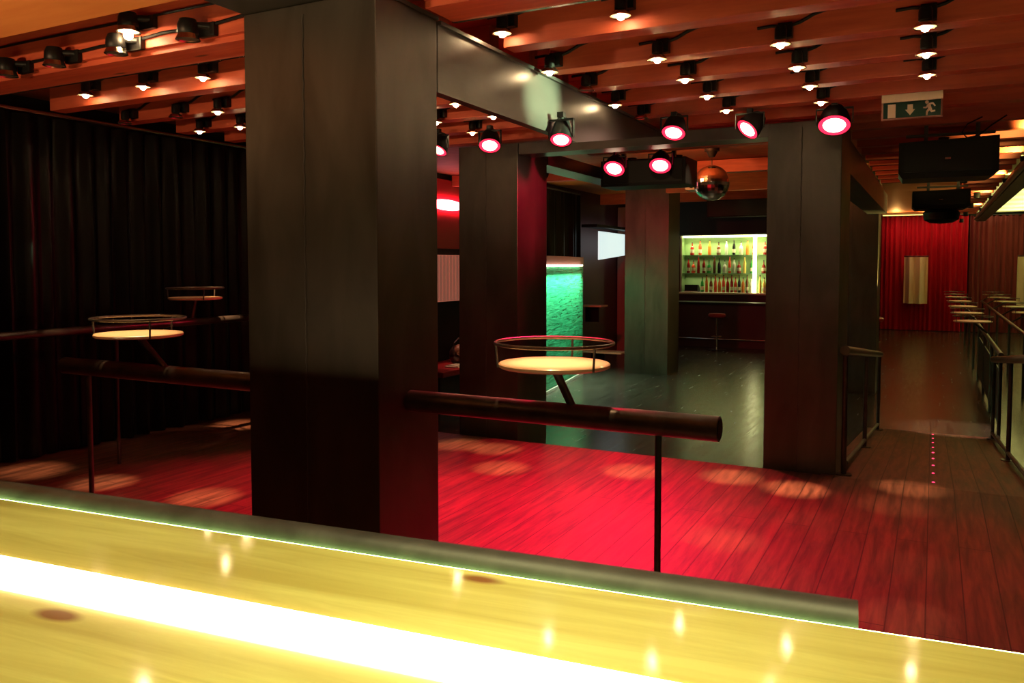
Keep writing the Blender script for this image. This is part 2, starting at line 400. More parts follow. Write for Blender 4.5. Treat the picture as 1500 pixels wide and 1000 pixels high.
# (joist, column) -> lit, power
right = {(1, 0): (1, 0), (1, 1): (1, 150), (2, 0): (1, 0), (2, 1): (1, 350), (2, 2): (1, 60), (2, 3): (1, 150),
         (3, 0): (0, 0), (3, 1): (1, 60), (3, 2): (1, 250), (3, 3): (1, 60), (4, 0): (1, 1300), (4, 1): (1, 60), (4, 2): (1, 60), (4, 3): (1, 900),
         (5, 0): (0, 0), (5, 1): (1, 1300), (5, 2): (1, 1300)}
POOL = {(4, 0): (-2.05, 5.97, 0), (5, 1): (-1.33, 6.16, 0), (5, 2): (-.85, 6.03, 0), (4, 3): (-.11, 6.45, 0), (3, 2): (-.2, 5.92, 0), (2, 1): (-1.06, 4.72, 0), (2, 3): (-.07, 4.04, 0)}
for (j, c), (lit, pw) in right.items():
    lamp(XR[c], j, ZR if j > 1 else 2.81, lit, f'{"glowing" if lit else "unlit"} halogen spot, {ORD[j]} joist over the red floor, {ORD[c]} from the beam', GA, pw, POOL.get((j, c)))
left = {(1, 0): (1, 0, -3.52), (1, 1): (1, 900, -4.07), (1, 2): (1, 900, -4.62), (1, 3): (1, 900, -5.2), (2, 0): (1, 40, -4.56), (2, 1): (0, 0, -4.99), (2, 2): (0, 0, -5.55),
        (3, 0): (1, 0, -2.90), (3, 1): (1, 0, -4.45), (3, 2): (1, 0, -4.9), (3, 3): (1, 1300, -5.35), (4, 0): (1, 800, -2.90), (4, 1): (1, 800, -3.40), (4, 2): (0, 0, -5.05), (5, 0): (0, 0, -2.75), (5, 1): (1, 800, -3.40)}
POOLL = {(1, 3): (-5.4, 3.86, 0), (1, 1): (-4.43, 3.94, 0), (1, 2): (-6.2, 3.83, 0), (3, 3): (-6.15, 5.9, 0), (4, 1): (-3.75, 6.15, 0), (5, 1): (-3.37, 6.16, 0), (4, 0): (-3.0, 5.6, 0)}
for (j, c), (lit, pw, x) in left.items():
    lamp(x, j, ZR if j > 1 else 2.81, lit, f'{"glowing" if lit else "unlit"} halogen spot, {ORD[j]} joist, {ORD[c]} from the beam toward the curtain', GB, pw, POOLL.get((j, c)))
# big spots on the face of the first joist, linked by a cable
def big_spot(x, z, lit, label):
    t = thing('ceiling_spotlight', label, 'spotlight', (x, 2.999, z), 0, 'large spots on the thick joist')
    MB().box((-.03, -.03, -.02), (.085, 0, .05), .008).build('bracket', M_blackmetal, t)
    MB().lathe([(0, .05), (.04, .046), (.05, .02), (.052, -.02), (.045, -.03), (0, -.03)], 20, (-.03, -.09, .01)).cyl((-.03, -.09, .03), (.05, -.02, .03), .018, seg=10).build('housing', M_blackmetal, t, True)
    t = t.children[-1]
    MB().lathe([(.03, -.02), (.048, -.028), (.06, -.055), (.056, -.055), (.03, -.026)], 24, (-.03, -.09, .01)).build('reflector', M_dish, t, True)
    MB().lathe([(0, -.052), (.052, -.05), (.052, -.046), (0, -.046)], 24, (-.03, -.09, .01)).build('lens', M_lenslit if lit else M_lensdim, t, True)
    if lit: MB().sphere((-.03, -.092, -.06), .024, 14, 10).build('bulb', M_bulb, t, True)
    return t
big_spot(-4.36, 2.755, False, 'unlit black spot with cable on the thick joist, nearer the black curtain')
big_spot(-3.84, 2.76, False, 'unlit black spot just below the brightest lamp on the thick joist')
big_spot(-3.30, 2.765, False, 'unlit black spot on the thick joist beside the massive column')
big_spot(-4.80, 2.745, False, 'unlit black spot on the thick joist, at the curtain end of its cable')
big_spot(-3.74, 2.86, True, 'dazzling lit spot high on the thick joist over the drink table')
big_spot(-1.38, 2.78, True, 'dazzling lit spot on the thick joist above the table on the red floor')
tag(MB().tube([(-5.7, 2.985, 2.80), (-4.9, 2.99, 2.785), (-4.36, 2.985, 2.79), (-4.1, 2.985, 2.80), (-3.84, 2.985, 2.795), (-3.6, 2.985, 2.81), (-3.3, 2.985, 2.80), (-2.9, 2.985, 2.83)], .009, 6).build('power_cable', M_black, None, True), 'black cable looped along the spots on the thick joist', 'cable')
tag(MB().tube([(-5.7, 2.99, 2.905), (-4.7, 2.99, 2.91), (-3.8, 2.99, 2.91), (-2.9, 2.99, 2.91)], .007, 6).build('power_cable', M_black, None, True), 'thin straight black cable high on the thick joist', 'cable')
spot('halogen_beam', (-3.77, 2.90, 2.78), (-3.82, 2.95, 1.2), 440, (1, .62, .28), 22, .9)
spot('halogen_beam', (-1.41, 2.90, 2.70), (-1.35, 2.97, 1.2), 560, (1, .62, .28), 20, .9)
spot('halogen_beam', (-5.3, 5.0, 2.7), (-5.8, 5.1, 1.3), 30, (1, .5, .25), 25, .6)

# ------------------------------------------------------------------ red stage spotlights
def par(x, y, zt, drop, aim, label, power, size=.095, deg=62):
    t = thing('stage_spotlight', label, 'spotlight', (x, y, zt), 0, 'red stage spotlights')
    MB().cyl((0, 0, 0), (0, 0, -drop + .1), .012, seg=10).box((-.02, -.02, -.03), (.02, .02, 0)).build('hanger', M_blackmetal, t)
    d = (Vector(aim) - Vector((x, y, zt - drop))).normalized()
    q = d.to_track_quat('-Z', 'Y')
    w = size + .014
    MB().box((-w, -.012, -drop + .09), (w, .012, -drop + .10)).box((-w, -.012, -drop - .01), (-w + .006, .012, -drop + .1)).box((w - .006, -.012, -drop - .01), (w, .012, -drop + .1)).build('yoke', M_blackmetal, t)
    can = MB().lathe([(0, .13), (size * .55, .12), (size * .8, .075), (size, 0), (size, -.03), (size - .004, -.03), (size - .004, -.02)], 28).build('can', M_black, t, True)
    can.location = (0, 0, -drop); can.rotation_euler = q.to_euler()
    MB().lathe([(0, -.034), (size * .66, -.030), (size * .70, -.022), (0, -.020)], 28).build('lens', M_parcore, can, True)
    MB().lathe([(size * .70, -.029), (size - .004, -.026), (size - .004, -.016), (size * .70, -.018)], 28).build('lens_rim', M_parrim, can, True)
    c = Vector((x, y, zt - drop)) + d * .06
    spot('stage_beam', c, aim, power, (1, .006, .055), deg, 1., .06)
    return t
RED = 385
par(-3.66, 5.73, 2.72, .15, (-4.0, 4.3, 0), 'red stage spotlight at the edge of the massive column', RED * 1.5, .085)
par(-3.20, 5.78, 2.72, .14, (-2.5, 4.2, 0), 'red stage spotlight before the column by the green panel', RED, .088)
par(-1.975, 4.44, 2.50, .14, (-1.6, 3.1, 0), 'red stage spotlight clamped to the underside of the steel beam', RED * .8, .066)
par(-2.79, 7.55, 2.75, .195, (-2.7, 5.4, 0), 'red stage spotlight on the truss, beside the hall beam', RED * 1.5, .105)
par(-2.33, 7.55, 2.75, .19, (-2.0, 5.5, 0), 'red stage spotlight on the truss, next to the mirror ball', RED * 1.5, .105)
par(-1.72, 5.90, 2.72, .13, (-1.75, 4.3, 0), 'red stage spotlight tilted down beside the end of the steel beam', RED * 1.1, .088)
par(-1.20, 6.02, 2.72, .13, (-2.9, 4.2, .2), 'red stage spotlight turned sideways, beside the ramp column', RED * .8, .088)
par(-1.16, 8.37, 2.80, .22, (-3.43, 7.05, 2.15), 'added unseen red stage spotlight behind the ramp column', RED * .9, .088, 34)  # hidden lamp, added to redden the side of the column by the panel
par(-.64, 6.10, 2.72, .13, (-.55, 4.5, 0), 'red stage spotlight on the corner of the ramp column', RED * .55, .108, 84)
t = thing('lighting_truss', 'small chrome lighting truss above the red spotlights by the mirror ball', 'truss', (-3.1, 7.55, 2.77))
MB().cyl((0, 0, 0), (1.12, 0, 0), .016).cyl((0, .16, 0), (1.12, .16, 0), .016).build('tube', M_chrome, t, True)
s = MB()
for i in range(9): s.cyl((.03 + i * .12, 0, 0), (.09 + i * .12, .16, 0), .007, seg=8)
s.build('lacing', M_chrome, t, True)
for x in (.2, .9): MB().box((x - .02, .02, 0), (x + .02, .14, .26)).build('hanger', M_blackmetal, t)
t = thing('hanging_cabinet', 'big black hanging cabinet behind the two truss spotlights', 'speaker', (-3.46, 8.9, 2.50))
MB().box((0, 0, 0), (1.0, .5, .30), .012).build('cabinet', M_black, t)
MB().box((.04, -.012, .03), (.96, -.001, .27)).build('grille', M_blackmetal, t)
for x in (.2, .8): MB().box((x - .02, .2, .3), (x + .02, .26, .53)).build('hanger', M_blackmetal, t)

for x in (-3.2, -2.65):  # lamps added to light the hall ceiling orange
    t = thing('uplighter', 'small black added uplighter on the hanging cabinet, ' + ('beside the hall beam' if x < -3 else 'beside the mirror ball'), 'uplight', (x, 9.25, 2.801), 0, 'added uplighters on the hanging cabinet')
    MB().lathe([(0, 0), (.05, 0), (.055, .06), (.045, .06), (.04, .03), (0, .03)], 18).build('housing', M_blackmetal, t, True)
    spot('added_orange_uplight', (x, 9.3, 2.87), (x + .8, 11.2, 3.04), 55, (1, .30, .08), 150, .8, .04)
par(-4.55, 9.6, 3.035, .25, (-5.0, 15.0, 1.4), 'added unseen red stage spotlight behind the column by the green panel', 380, .09, 40)  # hidden lamp, added to redden the column beyond the green panel
# ------------------------------------------------------------------ mirror ball
t = thing('mirror_ball', 'mirror ball hanging from its motor, glinting red beside the far bar', 'mirror ball', (-2.44, 10.0, 3.035))
MB().cyl((0, 0, 0), (0, 0, -.05), .09, .09).cyl((0, 0, -.05), (0, 0, -.12), .07, .035).build('motor', M_black, t, True)
MB().cyl((0, 0, -.12), (0, 0, -.235), .006, seg=8).build('chain', M_chrome, t)
bm = MB().sphere((0, 0, -.435), .215, 30, 18)
bm.build('facets', M_mirror, t)
t = thing('projector', 'pale ceiling projector beside the mirror ball', 'projector', (-3.05, 11.0, 2.62))
MB().box((0, 0, 0), (.34, .3, .13), .02).build('body', M_white, t)
MB().cyl((.09, -.001, .065), (.09, -.03, .065), .04).build('lens_barrel', M_black, t, True)
MB().cyl((.17, .15, .13), (.17, .15, .24), .02, seg=10).build('mount', M_black, t)

# ------------------------------------------------------------------ bar counter (turned a little against the room)
BR = math.atan2(.21, 2.06)
t = thing('bar_counter', 'glowing varnished pine bar counter with a light strip let into the top', 'bar counter', (-.80, 1.239, 0), BR)
BZ = 1.05
MB().box((-3.6, -1.05, BZ - .06), (3.2, 0, BZ), .003).build('worktop', M_counter, t)
MB().box((-3.6, -.365, BZ + .0005), (3.2, -.270, BZ + .006), .002).build('light_strip', M_led, t)
MB().box((-3.6, .0008, BZ - .016), (3.2, .0032, BZ - .001)).build('edge_light', M_edge, t)
MB().box((-3.6, -.40, 0), (3.2, -.16, BZ - .06)).build('front_panel', M_blackwall, t)
t = thing('arm_rail', 'thick blackened steel arm rail along the front of the bar counter', 'rail', (-.80, 1.239, 0), BR)
MB().cyl((-3.6, .062, 1.028), (.715, .062, 1.028), .040, seg=40).build('tube', M_armrail, t, True)
for x in (-2.9, -1.4, -.2, .55): MB().box((x - .02, -.158, .94), (x + .02, .066, .965)).box((x - .02, .045, .94), (x + .02, .079, .995)).build('bracket', M_rail, t)
# ceiling spots that light the counter
for i, x in enumerate((-2.3, -1.2, -.1)):
    t = thing('ceiling_spotlight', f'{ORD[i]} warm spot in the ceiling over the bar counter', 'spotlight', (x, .95 + i * .06, 3.04), 0, 'spots over the bar counter')
    MB().lathe([(0, 0), (.05, 0), (.05, -.12), (.042, -.12), (.03, -.06), (0, -.06)], 20).build('housing', M_blackmetal, t, True)
    MB().lathe([(0, -.063), (.028, -.062), (.028, -.06), (0, -.06)], 20).build('lens', M_lenslit, t, True)
    spot('bar_beam', (x, .95 + i * .06, 2.9), (x + .1, 1.0 + i * .06, 1.05), 118, (1, 1, .46), 72, .8, .03)

for i, x in enumerate((-4.6, -3.2)):  # unseen lamps behind the camera, added to brighten the soffit
    t = thing('wall_lamp', f'{ORD[i]} added unseen lamp behind the bar, aimed up to brighten the timber soffit', 'lamp', (x, -1.35, 1.75), 0, 'added lamps behind the bar')
    MB().lathe([(0, 0), (.06, 0), (.07, .10), (.058, .10), (.05, .05), (0, .05)], 18).cyl((0, 0, 0), (0, -.25, 0), .015, seg=10).build('housing', M_blackmetal, t, True)
    spot('added_soffit_beam', (x, -1.33, 1.87), (x + .1, 1.9, 2.9), 330, (1, .62, .30), 44, .7, .04)
# ------------------------------------------------------------------ drink rails with round tables
def disc_table(t, x, y, zr, zt, lean, mat=M_disc, R=.225, ring=True, full=True):
    MB().cyl((x, y, zr + .035), (x + lean, y, zt - .012), .017, seg=14).build('stem', M_rail, t, True)
    MB().lathe([(0, -.012), (R - .01, -.012), (R, -.006), (R, .004), (R - .005, .008), (0, .008)], 48, (x + lean, y, zt)).build('table_top', mat, t, True)
    if ring:
        top = t.children[-1]; ring_ = MB().torus((x + lean, y, zt + .088), R + .012, .007).build('guard_ring', M_tube, t, True)
        for a in (-25, 95, 215): 
            c, sn = math.cos(math.radians(a)), math.sin(math.radians(a))
            MB().cyl((x + lean + (R + .004) * c, y + (R + .004) * sn, zt - .008), (x + lean + (R + .012) * c, y + (R + .012) * sn, zt + .088), .005, seg=8).build('ring_post', M_rail, ring_)
t = thing('drink_rail', 'black tube drink rail with a lit round table, standing on the red floor', 'rail', (0, 2.97, 0), 0, 'drink rails beside the massive column')
MB().cyl((-2.048, 0, 1.0), (-.685, 0, 1.0), .047, seg=32).build('tube', M_rail, t, True)
MB().cyl((-.685, 0, 1.0), (-.682, 0, 1.0), .040, seg=32).build('end_cap', M_black, t, True)
MB().cyl((-.915, 0, 0), (-.915, 0, .955), .013, seg=12).build('post', M_rail, t, True)
MB().cyl((-.915, 0, 0), (-.915, 0, .008), .05, seg=20).build('foot_plate', M_rail, t, True)
disc_table(t, -1.27, 0, 1.0, 1.20, -.08)
t = thing('drink_rail', 'black tube drink rail with a lit round table, from the massive column toward the curtain', 'rail', (0, 2.97, 0), 0, 'drink rails beside the massive column')
MB().cyl((-4.46, 0, 1.02), (-2.782, 0, 1.02), .047, seg=32).build('tube', M_rail, t, True)
MB().cyl((-4.463, 0, 1.02), (-4.46, 0, 1.02), .040, seg=32).build('end_cap', M_black, t, True)
MB().cyl((-4.25, 0, 0), (-4.25, 0, .975), .014, seg=12).build('post', M_rail, t, True)
MB().cyl((-4.25, 0, 0), (-4.25, 0, .008), .05, seg=20).build('foot_plate', M_rail, t, True)
disc_table(t, -3.62, 0, 1.02, 1.225, -.20)
t = thing('drink_rail', 'long dark drink rail standing in front of the black curtain', 'rail', (-5.8, 0, 0))
MB().cyl((0, 2.2, 1.10), (0, 6.3, 1.10), .032, seg=24).build('tube', M_rail, t, True)
for y in (2.4, 4.3, 6.1): MB().cyl((0, y, 0), (0, y, 1.07), .014, seg=12).build('post', M_rail, t, True)
disc_table(t, 0, 5.05, 1.10, 1.31, .05)

# ------------------------------------------------------------------ curtains
def curtain(name, p0, p1, z0, z1, pleat, depth, mat, label, seed=1, rail=True, group=None, ruffle=0.):
    rnd = random.Random(seed)
    p0, p1 = Vector((*p0, 0)), Vector((*p1, 0)); d = p1 - p0; Ln = d.length; d.normalize(); n = Vector((-d.y, d.x, 0))
    t = thing(name, label, 'curtain', p0, 0, group)
    bm = MB(); x = 0.; cols = []; ph = 0.
    step = pleat / 8
    k = int(Ln / step); w = pleat; a = depth
    for i in range(k + 1):
        if i % 8 == 0: w = pleat * rnd.uniform(.8, 1.25); a = depth * rnd.uniform(.55, 1.2)
        ph += 2 * PI * step / w
        o = math.sin(ph) * a + math.sin(ph * .37 + 1) * depth * .4
        cols.append((min(i * step, Ln), o))
    rows = [0, .02, .08, .3, .6, 1.]
    vs = []
    for r in rows:
        z = z1 + (z0 - z1) * r
        vs.append([bm.bm.verts.new(d * u + n * o * (.55 + .45 * min(1, r * 4)) + Vector((0, 0, z + (ruffle * math.sin(u * 37) if r == 0 else 0)))) for u, o in cols])
    for a_, b_ in zip(vs, vs[1:]):
        for i in range(k): bm.bm.faces.new([a_[i], a_[i + 1], b_[i + 1], b_[i]])
    bm.build('drape', mat, t, True)
    if rail: MB().cyl(n * 0 + Vector((0, 0, z1 + .028)), d * Ln + Vector((0, 0, z1 + .028)), .016, seg=12).build('track', M_rail if rail is True else rail, t, True)
    return t
curtain('curtain', (-6.60, 1.0), (-6.60, 9.6), .012, 2.83, .17, .045, M_curtblack, 'tall black satin curtain hanging beside the dance platform', 3, M_dish)
curtain('curtain', (-6.62, 13.2), (-6.62, 15.85), ZL + .02, 3.05, .22, .05, M_curtblack, 'black curtain on the wall behind the green panel', 5)
curtain('curtain', (-1.6, 29.0), (.92, 29.0), ZL + .02, 3.16, .15, .05, M_curtred, 'bright crimson curtain closing the end of the corridor', 8, True, None, .03)
curtain('curtain', (.96, 29.1), (6.2, 29.1), ZL + .02, 3.12, .15, .05, M_curtgrey, 'dull claret curtain beyond the corridor edge beam', 9, True, None, .03)
def sheer(x0, x1, y, z0, z1, label):
    t = curtain('sheer_panel', (x0, y), (x1, y), z0, z1, .26, .12, M_paleband, label, 11, True, 'pale sheer panels before the far curtains')
    return t
sheer(-.86, -.16, 28.7, .38, 1.85, 'pale sheer cloth panel hanging before the crimson curtain')
sheer(2.22, 3.2, 28.7, .38, 1.85, 'pale sheer cloth panel hanging before the dull claret curtain')

# ------------------------------------------------------------------ ramp rails and corridor rails
def ramp_rail(x, label, mirror, y1):
    t = thing('ramp_rail', label, 'railing', (x, 0, 0), 0, 'ramp railings')
    sx = -1 if mirror else 1
    MB().cyl((0, PE + .06, .955), (0, y1, .955 - (y1 - PE) * RS), .036, seg=24).build('handrail', M_tube, t, True)
    MB().cyl((0, PE + .3, rz_(PE + .3) + .075), (0, PE + 4.7, rz_(PE + 4.7) + .075), .018, seg=12).build('kick_rail', M_tube, t, True)
    for y in (PE + .12, 8.85, 11.1):
        z = rz_(y)
        ps = MB().cyl((0, y, z - .005), (0, y, z + .92), .02, seg=12).build('post', M_rail, t, True)
        MB().cyl((0, y, z - .002), (0, y, z + .012), .06, seg=20).build('foot_plate', M_rail, ps, True)
    return t
ramp_rail(-.585, 'dark ramp railing beside the column foot, with round handrail', False, 11.3)
ramp_rail(.655, 'dark ramp railing on the side away from the column', True, 11.3)
t = thing('corridor_rail', 'dark corridor rail that carries the closer row of round tables', 'railing', (.75, 0, 0), 0, 'corridor railings')
MB().cyl((0, 11.55, .50), (0, 28.6, .50), .030, seg=20).build('handrail', M_tube, t, True)
for y in (11.6, 13.4, 15.2, 17.0, 19.0, 21.5, 24.5, 28.0):
    MB().cyl((0, y, ZL), (0, y, .47), .022, seg=12).build('post', M_rail, t, True)
for y in (12.5, 14.3, 16.1): MB().box((-.006, y - .82, ZL + .12), (.006, y + .82, .30)).build('infill_panel', M_blackmetal, t)
t2 = thing('corridor_rail', 'dark rail of the aisle beyond, carrying the farther row of round tables', 'railing', (1.30, 0, 0), 0, 'corridor railings')
MB().cyl((0, 12.0, .50), (0, 28.6, .50), .030, seg=20).build('handrail', M_tube, t2, True)
for y in (12.2, 15.2, 18.2, 21.5, 24.5, 28.0): MB().cyl((0, y, ZL), (0, y, .47), .022, seg=12).build('post', M_rail, t2, True)
def bracket_table(x, y, rail_x, label, group):
    t = thing('rail_table', label, 'table', (rail_x, y, .53), 0, group)
    MB().cyl((0, 0, .020), ((x - rail_x), 0, .185), .017, seg=12).build('stem', M_rail, t, True)
    MB().lathe([(0, -.012), (.26, -.012), (.27, -.004), (.27, .004), (.262, .01), (0, .01)], 40, (x - rail_x, 0, .195)).build('table_top', M_disc, t, True)
    ring_ = MB().torus((x - rail_x, 0, .275), .275, .007, 40, 6).build('guard_ring', M_tube, t, True)
    for a in (-25, 95, 215):
        c, s_ = math.cos(math.radians(a)), math.sin(math.radians(a))
        MB().cyl((x - rail_x + .268 * c, .268 * s_, .19), (x - rail_x + .275 * c, .275 * s_, .275), .005, seg=6).build('ring_post', M_rail, ring_)
for i, y in enumerate((14.5, 17.0, 19.7, 22.6, 25.4, 27.8)):
    bracket_table(.55, y, .75, f'{ORD[i]} round table on the closer corridor rail, counted from the ramp', 'round tables on the closer corridor rail')
for i, y in enumerate((17.6, 20.0, 22.8, 25.5, 27.9)):
    bracket_table(1.56, y, 1.30, f'{ORD[i]} round table on the farther corridor rail, counted from the ramp', 'round tables on the farther corridor rail')
for i in range(9):
    y = 6.80 + i * .54
    o = MB().lathe([(0, .004), (.008, .003), (.011, 0), (0, -.004)], 12).build('floor_light', M_reddot, None, True)
    o.location = (.03, y, rz_(y) + .001)
    tag(o, f'{ORD[i]} small red floor light in the ramp, counted from its top', 'floor light', 'red floor lights on the ramp')

# ------------------------------------------------------------------ exit sign
t = thing('exit_sign', 'green exit sign with door, arrow and running man, hanging under the joists', 'sign', (-.155, 5.955, ZC))
W, Hh = .36, .165
MB().box((-W / 2, 0, -.052), (W / 2, .035, 0), .003).build('lamp_housing', M_signpale, t)
s = MB().box((-W / 2, .008, -Hh), (-W / 2 + .011, .027, -.052)).box((W / 2 - .011, .008, -Hh), (W / 2, .027, -.052)).box((-W / 2 + .011, .008, -Hh), (W / 2 - .011, .027, -Hh + .010))
s.build('frame', simple('sign_frame', (.42, .17, .13), .5), t)
MB().box((-W / 2 + .011, .012, -Hh + .010), (W / 2 - .011, .022, -.052)).build('sign_face', M_green, t)
F = lambda u, v, q: (u, .0118 - .002 * q, v)
zc_ = -.105
MB().prism([(-.142, -.152), (-.095, -.152), (-.095, -.064), (-.142, -.064)], F).build('door_symbol', M_signpale, t)
MB().prism([(-.025, -.072), (.007, -.072), (.007, -.105), (.020, -.105), (-.009, -.142), (-.038, -.105), (-.025, -.105)], F).build('arrow_symbol', M_signpale, t)
def limb(s, p, q, w0, w1):
    p, q = Vector(p), Vector(q); d = (q - p).normalized(); n = Vector((-d.y, d.x))
    s.prism([tuple(p + n * w0), tuple(p - n * w0), tuple(q - n * w1), tuple(q + n * w1)], F)
s = MB()
s.prism([(.088 + .011 * math.cos(a * PI / 6), -.066 + .011 * math.sin(a * PI / 6)) for a in range(12)], F)
limb(s, (.097, -.079), (.108, -.112), .011, .009)
limb(s, (.098, -.080), (.122, -.074), .006, .005); limb(s, (.121, -.073), (.136, -.094), .005, .004)
limb(s, (.096, -.084), (.085, -.101), .006, .005); limb(s, (.086, -.101), (.067, -.099), .005, .004)
limb(s, (.110, -.110), (.115, -.127), .008, .006); limb(s, (.112, -.127), (.137, -.124), .006, .005)
limb(s, (.103, -.110), (.090, -.126), .008, .006); limb(s, (.090, -.124), (.088, -.151), .006, .005)
s.build('running_man_symbol', M_signpale, t)

# ------------------------------------------------------------------ ceiling speakers in the corridor
def speaker(x0, x1, y, z0, z1, label):
    w = x1 - x0
    t = thing('ceiling_speaker', label, 'speaker', ((x0 + x1) / 2, y, z0), math.radians(2), 'black corridor speakers')
    h = z1 - z0
    MB().prism([(-w / 2 + .03, 0), (w / 2 - .06, 0), (w / 2, .12 * h), (w / 2, h), (-w / 2, h * .93), (-w / 2, .15 * h)], lambda u, v, q: (u, .42 * q, v)).build('cabinet', M_black, t)
    MB().box((-w / 2 + .04, -.012, .05), (w / 2 - .05, -.001, h - .04)).build('grille', M_blackmetal, t)
    MB().box((-w / 2 + .05, .10, h + .03), (w / 2 - .02, .14, h + .05)).build('mounting_bar', M_rail, t)
    for x in (-w * .22, w * .3): MB().box((x - .015, .11, h * .9), (x + .015, .13, ZC - z0)).build('hanger', M_rail, t)
    MB().box((-.02, -.016, h * .45), (.02, -.012, h * .5)).build('badge', M_chrome, t)
speaker(-.275, .425, 7.3, 2.29, 2.60, 'large black speaker hanging under the corridor joists, beside the exit sign')
speaker(-.255, .36, 11.0, 2.27, 2.50, 'smaller black speaker hanging deeper in the corridor')
t = thing('ceiling_projector', 'dark dome projector hanging below the smaller corridor speaker', 'projector', (.06, 11.2, 2.10))
MB().lathe([(0, 0), (.12, .01), (.19, .05), (.20, .13), (.18, .16), (0, .16)], 24).build('dome', M_black, t, True)
tag(MB().tube([(.30, 7.22, 2.73), (.20, 7.2, 2.68), (.165, 7.2, 2.62), (.20, 7.2, 2.575), (.28, 7.2, 2.59), (.36, 7.2, 2.66), (.46, 7.22, 2.73)], .006, 6).build('speaker_cord', M_black, None, True), 'black cable drooping in a loop above the large corridor speaker', 'cable')

# ------------------------------------------------------------------ far bar
w, h = NX1 - NX0, NZ1 - NZ0
def niche(mb_lo, mb_hi): return (NX0 + mb_lo[0], NY + mb_lo[1], NZ0 + mb_lo[2]), (NX0 + mb_hi[0], NY + mb_hi[1], NZ0 + mb_hi[2])
b = MB()
for lo, hi in (((0, .46, 0), (w, .5, h)), ((.001, .155, h), (w - .001, .46, h + .02)), ((-.02, .155, 0), (0, .46, h)), ((w, .155, 0), (w + .02, .46, h))): b.box(*niche(lo, hi))
struct('wall_niche', b, M_nicheback)
tag(MB().box(*niche((-.03, -.12, -.05), (w + .03, .455, -.001)), .004).build('bottle_sill', M_stone), 'pale sill along the bottom of the lit bottle niche', 'sill')
for z, nm in ((.50, 'lower'), (1.0, 'upper')): tag(MB().box(*niche((.002, .20, z), (w - .002, .458, z + .0135))).build('glass_shelf', M_glass), nm + ' glass shelf of bottles in the lit niche', 'shelf', 'glass shelves of the far bar')
tag(MB().box(*niche((.02, .16, h - .05), (w - .02, .24, h - .001))).build('light_strip', M_barlight), 'yellow-white light strip along the top of the bottle niche', 'light strip')
tag(MB().box(*niche((w - .55, .10, .0), (w - .47, .18, h - .055))).build('light_strip', M_barlight), 'upright glowing strip standing in the bottle niche', 'light strip')
area('niche_light', (NX0 + w / 2, NY + .24, NZ1 - .06), (NX0 + w / 2, NY + .42, NZ0), 20, (1, .95, .50), w * .95, .08)
for z in (.49, .99): area('added_shelf_light', (NX0 + w / 2, NY + .30, NZ0 + z), (NX0 + w / 2, NY + .36, NZ0), 3.5, (1, .95, .55), w * .95, .04)  # area lights added under the shelves to brighten the bottles
bt = {}
def bottle_mesh(kind):
    prof = {0: [(0, 0), (.038, 0), (.040, .02), (.040, .19), (.030, .235), (.014, .265), (.013, .315), (0, .315)],
            1: [(0, 0), (.050, 0), (.052, .02), (.050, .13), (.040, .18), (.015, .21), (.014, .27), (0, .27)],
            2: [(0, 0), (.034, 0), (.036, .02), (.036, .24), (.020, .29), (.013, .33), (.013, .37), (0, .37)]}[kind]
    return MB().lathe(prof, 14)
def bottle(x, z, kind, colour, label, group, y=.32):
    key = (kind, colour)
    if key not in bt:
        top = {0: .315, 1: .27, 2: .37}[kind]; r = {0: .041, 1: .0515, 2: .037}[kind]
        bt[key] = (bottle_mesh(kind).mesh('glass', BOTTLE[colour], True), MB().cyl((0, 0, top), (0, 0, top + .03), .015, seg=10).mesh('cap', M_cap, True), MB().cyl((0, 0, .05), (0, 0, .13), r, seg=14, caps=False).mesh('paper_label', M_label, True))
    t = thing('bottle', label, 'bottle', (NX0 + x, NY + y, NZ0 + z), 0, group)
    t.scale = (1.1, 1.1, 1.18)
    g = put('glass', bt[key][0], t); put('cap', bt[key][1], g)
    if random.random() < .5: put('paper_label', bt[key][2], g)
rows = [(1.0145, 'top', [('dark red', .24), ('orange red', .46), ('amber', .72), ('brown', .97), ('pale clear', 1.18), ('black', 1.38), ('pale clear', 1.57), ('amber', 1.74), ('orange red', 1.91), ('dark red', 2.20), ('green', 2.38)]),
        (.5145, 'middle', [('dark red', .14), ('orange red', .28), ('dark red', .42), ('dark red', .57), ('green', .71), ('brown', .86), ('black', .99), ('pale clear', 1.14), ('orange red', 1.27), ('pale clear', 1.39), ('dark red', 1.52), ('yellow', 1.67), ('green', 1.86), ('dark red', 2.17), ('amber', 2.36)]),
        (.0005, 'bottom', [('green', .56), ('amber', .68), ('brown', .80), ('orange red', .92), ('amber', 1.03), ('orange red', 1.14), ('dark red', 1.25), ('dark red', 1.36), ('orange red', 1.46), ('black', 1.56), ('amber', 1.66), ('brown', 1.765), ('pale clear', 1.875), ('yellow', 2.10), ('yellow', 2.21), ('green', 2.32)])]
for z, rn, items in rows:
    for i, (c, x) in enumerate(items):
        bottle(x, z, (i % 2) * 2 if rn == 'bottom' else (i * 7 + len(items)) % 3 if rn != 'top' else (0 if i % 3 else 1), c, f'{c} bottle on the {rn} shelf of the far bar, {ORD[i]} from the till end', f'bottles on the {rn} shelf', .32 if rn != 'bottom' else .20)
t = thing('cash_till', 'small black till on the sill of the bottle niche', 'till', (NX0 + .08, NY + .16, NZ0))
MB().prism([(0, 0), (.28, 0), (.28, .08), (.12, .20), (0, .20)], lambda u, v, q: (.36 * q, u, v)).build('body', M_black, t)
MB().box((-.004, -.006, .0), (.364, -.001, .03)).build('drawer', M_chrome, t)
t = thing('wall_lamp', 'small white oval lamp on the wall beside the bottle niche', 'lamp', (NX0 - .17, NY - .002, 2.10))
